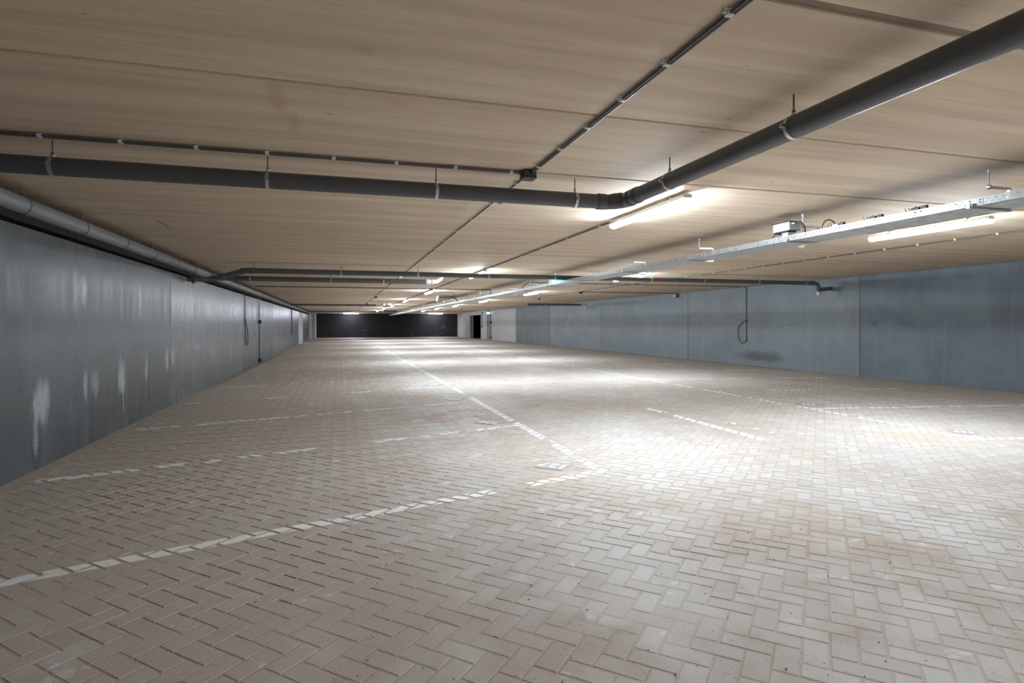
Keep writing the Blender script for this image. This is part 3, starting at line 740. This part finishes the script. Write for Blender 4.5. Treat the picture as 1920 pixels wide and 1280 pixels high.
# ---------------------------------------------------------------- lamps
HL = 0.775
def lamp_meshes(hl):
    hs = MB()
    prof = [(-.030, -.012), (-.046, -.030), (-.046, -.054), (.046, -.054), (.046, -.030), (.030, -.012)]
    n = len(prof)
    vs = [(x, y, z) for y in (-hl, hl) for x, z in prof]
    hs.add(vs, [(i, (i + 1) % n, n + (i + 1) % n, n + i) for i in range(n)] + [tuple(range(n))[::-1], tuple(range(n, 2 * n))])
    df = MB(); m_ = 8
    pr_ = [(-.044, -.052)] + [(-.046 * math.cos(math.pi * i / (m_ - 2)), -.060 - .039 * math.sin(math.pi * i / (m_ - 2))) for i in range(m_ - 1)] + [(.044, -.052)]
    hl2 = hl - .03
    vs = [(x, y, z) for y in (-hl2, hl2) for x, z in pr_]; k = m_ + 1
    df.add(vs, [(i, k + i, k + i + 1, i + 1) for i in range(m_)], True)
    cp = MB()
    vs = [(x * 1.06, y, -.05 + (z + .05) * 1.06) for y in (0, .03) for x, z in pr_]
    cp.add(vs, [(i, i + 1, k + i + 1, k + i) for i in range(m_)] + [tuple(range(k))[::-1], tuple(range(k, 2 * k))])
    br = MB(); br.box(-.02, .02, -.015, .015, -.013, .014)
    return [b.mesh(nm) for b, nm in ((hs, 'housing'), (df, 'diffuser'), (cp, 'end_cap'), (br, 'bracket'))]
LM_ = lamp_meshes(HL)
for m_, k in zip(LM_, ('lamp_body', 'led', 'led_cap', 'steel')): m_.materials.append(MAT[k])
FARD = LM_[1].copy(); FARD.materials.clear(); FARD.materials.append(MAT['led_far'])
def lamp(label, x, y, rot=0, far=False, group=None):
    z = CZ - .014
    o = thing('ceiling_lamp', label, 'lamp', (x, y, z), group)
    o.rotation_euler = (0, 0, rot)
    for me_, nm, ly, lr in ((LM_[0], 'housing', 0, 0), (FARD if far else LM_[1], 'diffuser', 0, 0), (LM_[2], 'end_cap', HL - .03, 0), (LM_[2], 'end_cap', -HL + .03, math.pi), (LM_[3], 'bracket', -.5, 0), (LM_[3], 'bracket', .5, 0)):
        c = bpy.data.objects.new(nm, me_); col.objects.link(c); c.parent = o; c.location = (0, ly, 0); c.rotation_euler = (0, 0, lr)
    return o
LORD = ['just behind the camera', 'nearest the camera', 'second from the camera', 'third from the camera', 'fourth from the camera', 'fifth from the camera', 'sixth from the camera', 'seventh from the camera']
for i, y in enumerate(LAMP_Y):
    lamp('lit LED batten of the left ceiling row, ' + LORD[i] + (', beside the drain pipe' if i == 1 else ''), LAMP_X[0], y)
    lamp('lit LED batten of the right ceiling row, ' + LORD[i] + (', seen under the cable tray' if i == 1 else ''), LAMP_X[1], y)
lamp('lit LED batten lying crosswise at the black far wall, left one', 1.1, 62.6, math.pi / 2, True)
lamp('lit LED batten lying crosswise at the black far wall, right one', 10.0, 62.6, math.pi / 2, True)

# ---------------------------------------------------------------- cable tray
TX0, TX1, TZ = 4.86, 5.27, 2.335
tray = thing('cable_tray', 'long galvanised perforated cable tray hung along the middle of the ceiling', 'cable tray', (5.06, 20, TZ))
def tray_section(y0, y1, perf):
    mb = MB(); hgt = .060
    def sheet(fn, rows, span):
        """rows: list of (lo, hi, slotted, offset)"""
        for lo, hi, slotted, off in rows:
            if not slotted or not perf:
                mb.add([fn(lo, y0), fn(hi, y0), fn(hi, y1), fn(lo, y1)], [(0, 1, 2, 3)]); continue
            pit, sl = slotted
            y = y0
            nxt = y0 + off
            while y < y1 - 1e-4:
                a = min(nxt, y1)
                if a > y: mb.add([fn(lo, y), fn(hi, y), fn(hi, a), fn(lo, a)], [(0, 1, 2, 3)])
                y = min(a + sl, y1); nxt += pit
    S = (.05, .022)
    side = [(0, .014, None, 0), (.013, .023, S, .01), (.023, .036, None, 0), (.036, .046, S, .035), (.046, hgt, None, 0)]
    sheet(lambda h_, y: (TX0, y, TZ + h_), side, hgt)
    sheet(lambda h_, y: (TX1, y, TZ + h_), side, hgt)
    Bs = (.10, .03)
    wd = TX1 - TX0
    bot = [(0, .06, None, 0), (.06, .067, Bs, .02), (.067, .14, None, 0), (.14, .147, Bs, .07), (.147, .27, None, 0), (.27, .277, Bs, .02), (.277, .35, None, 0), (.35, .357, Bs, .07), (.357, wd, None, 0)]
    sheet(lambda h_, y: (TX0 + h_, y, TZ), bot, wd)
    for xx_, d in ((TX0, 1), (TX1, -1)):
        mb.add([(xx_, y0, TZ + hgt), (xx_ + d * .012, y0, TZ + hgt), (xx_ + d * .012, y1, TZ + hgt), (xx_, y1, TZ + hgt)], [(0, 1, 2, 3)])
    o = mb.obj('tray_section', 'galv', tray)
    so = o.modifiers.new('sheet', 'SOLIDIFY'); so.thickness = .0014; so.offset = 0
    # splice plate
    sp = MB(); sp.box(TX0 - .004, TX0 - .0012, y0 - .06, y0 + .06, TZ + .006, TZ + .054)
    for q in (-.04, .04):
        for zq in (.02, .042): sp.lathe([(0, 0), (.006, 0), (.006, .005), (0, .005)], (TX0 - .004, y0 + q, TZ + zq), (-1, 0, 0), 8)
    sp.obj('splice_plate', 'galv', tray)
y = 3.34 - 3 * 3.0
while y < 61:
    tray_section(y, min(y + 3.0, 61.5), -3 < y < 24); y += 3.0
hb = MB()
zb = TZ - CZ
hb.box(-.012, .235, -.014, .014, -.150, -.135); hb.box(-.012, .235, .011, .014, -.150, -.125)
hb.box(.223, .235, -.014, .014, zb - .018, -.135)
hb.box(-.235, .235, -.014, .014, zb - .018, zb - .004)
hb.box(-.235, -.223, -.014, .014, zb - .018, zb + .022)
hb_me = hb.mesh('hanger'); hb_me.materials.append(MAT['steel'])
rd = MB(); rd.tube([(0, 0, -.165), (0, 0, 0)], .0055, 8); rd.lathe([(0, 0), (.016, 0), (.016, .008), (0, .008)], (0, 0, -.134), n=6); rd.lathe([(0, 0), (.016, 0), (.016, .008), (0, .008)], (0, 0, -.159), n=6)
rd.lathe([(.009, 0), (.009, -.045), (.006, -.046)], (0, 0, 0), n=8)
rd_me = rd.mesh('rod'); rd_me.materials.append(MAT['steel'])
for k in range(-2, 29):
    a = link('hanger', hb_me, None, tray, (5.06, 3.37 + 1.97 * k, CZ))
    b = bpy.data.objects.new('rod', rd_me); col.objects.link(b); b.parent = a

# cables lying in the tray
for k, (x, r, m_) in enumerate(((4.95, .011, 'blackpl'), (4.99, .009, 'conduit'), (5.04, .012, 'blackpl'))):
    pts = [(x + .012 * math.sin(i * 1.3 + k), -5 + i * 1.5, TZ + .004 + r) for i in range(44)]
    tag(MB().tube(pts, r, 6).obj('power_cable', m_), ('thick black cable lying along the left side inside the tray', 'thin brown cable lying in the middle inside the tray', 'black cable lying along the right side inside the tray')[k], 'cable')

# box fixed to the tray
gb = thing('control_box', 'pale grey control box standing on the left edge of the cable tray', 'box', (4.93, 5.42, 2.44))
m_ = MB(); m_.cbox(4.85, 5.01, 5.31, 5.57, 2.455, 2.55, .006); m_.obj('body', 'greybox', gb)
MB().box(4.843, 5.017, 5.303, 5.577, 2.5505, 2.556).obj('lid', 'blackpl', gb)
MB().box(4.87, 4.99, 5.36, 5.57, 2.438, 2.4545).obj('mounting_foot', 'blackpl', gb)
MB().tube([(4.89, 5.30, 2.525), (4.89, 5.22, 2.525), (4.90, 5.17, 2.50), (4.91, 5.15, 2.45), (4.92, 5.15, 2.36)], .013, 10).obj('cable', 'boxpl', gb)
MB().lathe([(.017, 0), (.017, .03), (.013, .045)], (4.89, 5.31, 2.525), (0, -1, 0), 12).obj('gland', 'steel', gb)
MB().tube([(4.88, 5.56, 2.45), (4.875, 5.60, 2.405)], .005, 6).obj('tie', 'blackpl', gb)
MB().box(4.88, 4.97, 5.36, 5.46, 2.39, 2.44).obj('stand', 'galv', gb)
for y, lab, big in ((4.78, 'black cable bow with a plug rising from the tray, farther one', 1), (4.35, 'cluster of black cable ends above the tray, middle one', 0), (3.92, 'cluster of black cable ends above the tray, nearer one', 0)):
    p = thing('cable_plug', lab, 'plug', (4.89, y, 2.39))
    MB().cbox(4.88, 4.93, y - .10, y - .02, 2.385, 2.425, .006).obj('plug', 'greybox' if big else 'blackpl', p)
    MB().cbox(4.89, 4.92, y - .16, y - .10, 2.395, 2.43, .005).obj('coupler', 'blackpl', p)
    if big: MB().tube([(4.90, y + .12, 2.36), (4.90, y + .115, 2.43), (4.90, y + .09, 2.475), (4.90, y + .04, 2.487), (4.90, y - .01, 2.465), (4.90, y - .05, 2.43)], .0075, 8).obj('bow', 'blackpl', p)
    for dx, dy in ((.0, .05), (.01, .02), (-.01, -.06)): MB().tube([(4.90, y + dy - .03, 2.39), (4.90 + dx, y + dy, 2.435)], .003, 6).obj('tie', 'blackpl', p)

# ---------------------------------------------------------------- detectors, sounders, camera
def detector(label, x, y, r=.055, mat='white_pl', cat='detector', name='smoke_detector', h=.05):
    p = thing(name, label, cat, (x, y, CZ))
    MB().lathe([(r * 1.05, 0), (r * 1.05, -h * .3), (r * .98, -h * .36), (0, -h * .36)], (x, y, CZ), n=24).obj('base', mat if mat == 'red' else 'white_pl', p)
    MB().lathe([(r * .85, -h * .36), (r * .86, -h * .6), (r * .66, -h * .85), (r * .3, -h), (0, -h)], (x, y, CZ), n=24).obj('dome', mat, p)
    return p
detector('white dome detector on the ceiling just right of the cable tray', 6.92, 7.32, .062, h=.075)
detector('red alarm sounder half hidden behind the near drain pipe', 1.53, 5.53, .042, 'red', 'alarm', 'alarm_sounder', .05)
detector('red alarm sounder on the right ceiling beyond the crossing pipe', 8.86, 14.8, .055, 'red', 'alarm', 'alarm_sounder', .09)
detector('round smoke detector on the left conduit, just past the crossing pipes', 1.47, 15.0, .07, h=.06)
detector('round smoke detector on the left conduit, farther one', 1.47, 25.2, .08, 'boxpl', h=.12)
detector('round smoke detector on the left conduit, third and farthest', 1.47, 33.5, .08, 'boxpl', h=.12)
detector('small dome detector on the right ceiling past the third right lamp', 8.78, 25.0, .075, 'boxpl', h=.13)
detector('small dark detector on the far right ceiling', 8.85, 43.2, .08, 'boxpl', h=.16)
dc = thing('dome_camera', 'black and white dome camera high on the right wall', 'camera', (XR, 20.3, 2.53))
MB().cbox(XR - .07, XR, 20.22, 20.40, 2.46, 2.60, .02).obj('bracket', 'blackpl', dc)
MB().lathe([(.065, 0), (.07, .05), (.055, .09), (.025, .11), (0, .115)], (XR - .07, 20.33, 2.53), (-1, .35, 0), 18).obj('dome', 'white_pl', dc)

# ---------------------------------------------------------------- fans, signs
def fan(label, x0, x1, y, z0, z1, s=1.0):
    p = thing('ventilation_fan', label, 'fan', ((x0 + x1) / 2, y, z1))
    MB().cbox(x0, x1, y - .12, y + .30, z0, z1, .02).obj('housing', 'blackpl', p)
    MB().box(x0 + .02, x1 - .02, y - .128, y - .121, z1 - .045, z1 - .030).obj('grille_bar', 'boxpl', p)
    for x in (x0 + .04, x1 - .06):
        MB().box(x, x + .02, y - .01, y + .01, z1, CZ).obj('bracket', 'dark_steel', p)
    MB().tube([(x1 - .05, y - .1, z0 + .02), (x1 + .03, y - .1, z0 - .05), (x1 + .10, y - .05, z0 - .10)], .02, 8).obj('cable', 'blackpl', p)
    for x in (x0 - .02, x0 + .02): MB().tube([(x, y - .05, z1), (x - .03, y - .05, z0 - .02), (x - .06, y - .05, z0 - .12)], .005, 6).obj('wire', 'steel', p)
    return p
fan('black ventilation fan box on the ceiling left of the tray', 3.60, 4.27, 22.0, 2.405, 2.505)
fan('farthest black ventilation fan box near the end of the tray', 3.35, 4.4, 47.5, 2.45, 2.56)
def exit_sign(label, x, y, z, wdt=.36, hgt=.13, facing='-y'):
    p = thing('exit_sign', label, 'sign', (x, y, z))
    d = .03
    MB().cbox(-wdt / 2 - .012, wdt / 2 + .012, 0, d * 2, -hgt / 2 - .01, hgt / 2 + .025, .006).obj('housing', 'white_pl', p, (x, y, z))
    MB().box(-wdt / 2, wdt / 2, -.004, -.0005, -hgt / 2, hgt / 2).obj('panel', 'exit_green', p, (x, y, z))
    s = hgt / .13
    m = MB()
    def b(x0, x1, z0, z1): m.box(x0 * s, x1 * s, -.007, -.0042, z0 * s, z1 * s)
    b(-.155, -.085, -.055, .055)                                  # doorway
    # running figure
    def limb(pts, r=.006):
        m.tube([(a * s, -.0055, c * s) for a, c in pts], r * s, 6)
    limb([(-.03, .018), (-.022, -.012)], .011); limb([(-.022, -.012), (-.045, -.028), (-.062, -.05)]); limb([(-.022, -.012), (-.002, -.028), (-.012, -.052)])
    limb([(-.03, .018), (-.052, .006), (-.062, -.008)]); limb([(-.03, .018), (-.006, .010), (.008, .024)])
    m.lathe([(0, 0), (.010 * s, 0), (.010 * s, .002), (0, .002)], (-.026 * s, -.0045, .037 * s), (0, -1, 0), 10)
    # arrow
    b(.06, .15, -.009, .009)
    m.add([(.03 * s, -.0055, 0), (.075 * s, -.0055, .04 * s), (.075 * s, -.0055, -.04 * s)], [(0, 2, 1)])
    m.obj('pictogram', 'exit_white', p, (x, y, z))
    for q in (-wdt / 3, wdt / 3): MB().tube([(q, .03, hgt / 2 + .02), (q, .03, CZ - z)], .006, 6).obj('rod', 'boxpl', p, (x, y, z))
    return p
exit_sign('green lit exit sign hanging behind the cable tray, nearer one', 5.40, 14.0, 2.50, .36, .11)
exit_sign('green lit exit sign hanging over the tray far away', 5.60, 46.0, 2.50, .42, .14)
es = thing('exit_sign', 'bright cyan exit sign high on the wall beside the doorway', 'sign', (XR - .1, 50.3, 2.35))
MB().cbox(XR - .42, XR - .05, 50.40, 50.46, 2.28, 2.52, .01).obj('housing', 'white_pl', es)
MB().box(XR - .38, XR - .09, 50.385, 50.399, 2.32, 2.48).obj('panel', 'exit_cyan', es)
MB().box(XR - .06, XR, 50.40, 50.46, 2.36, 2.44).obj('bracket', 'white_pl', es)
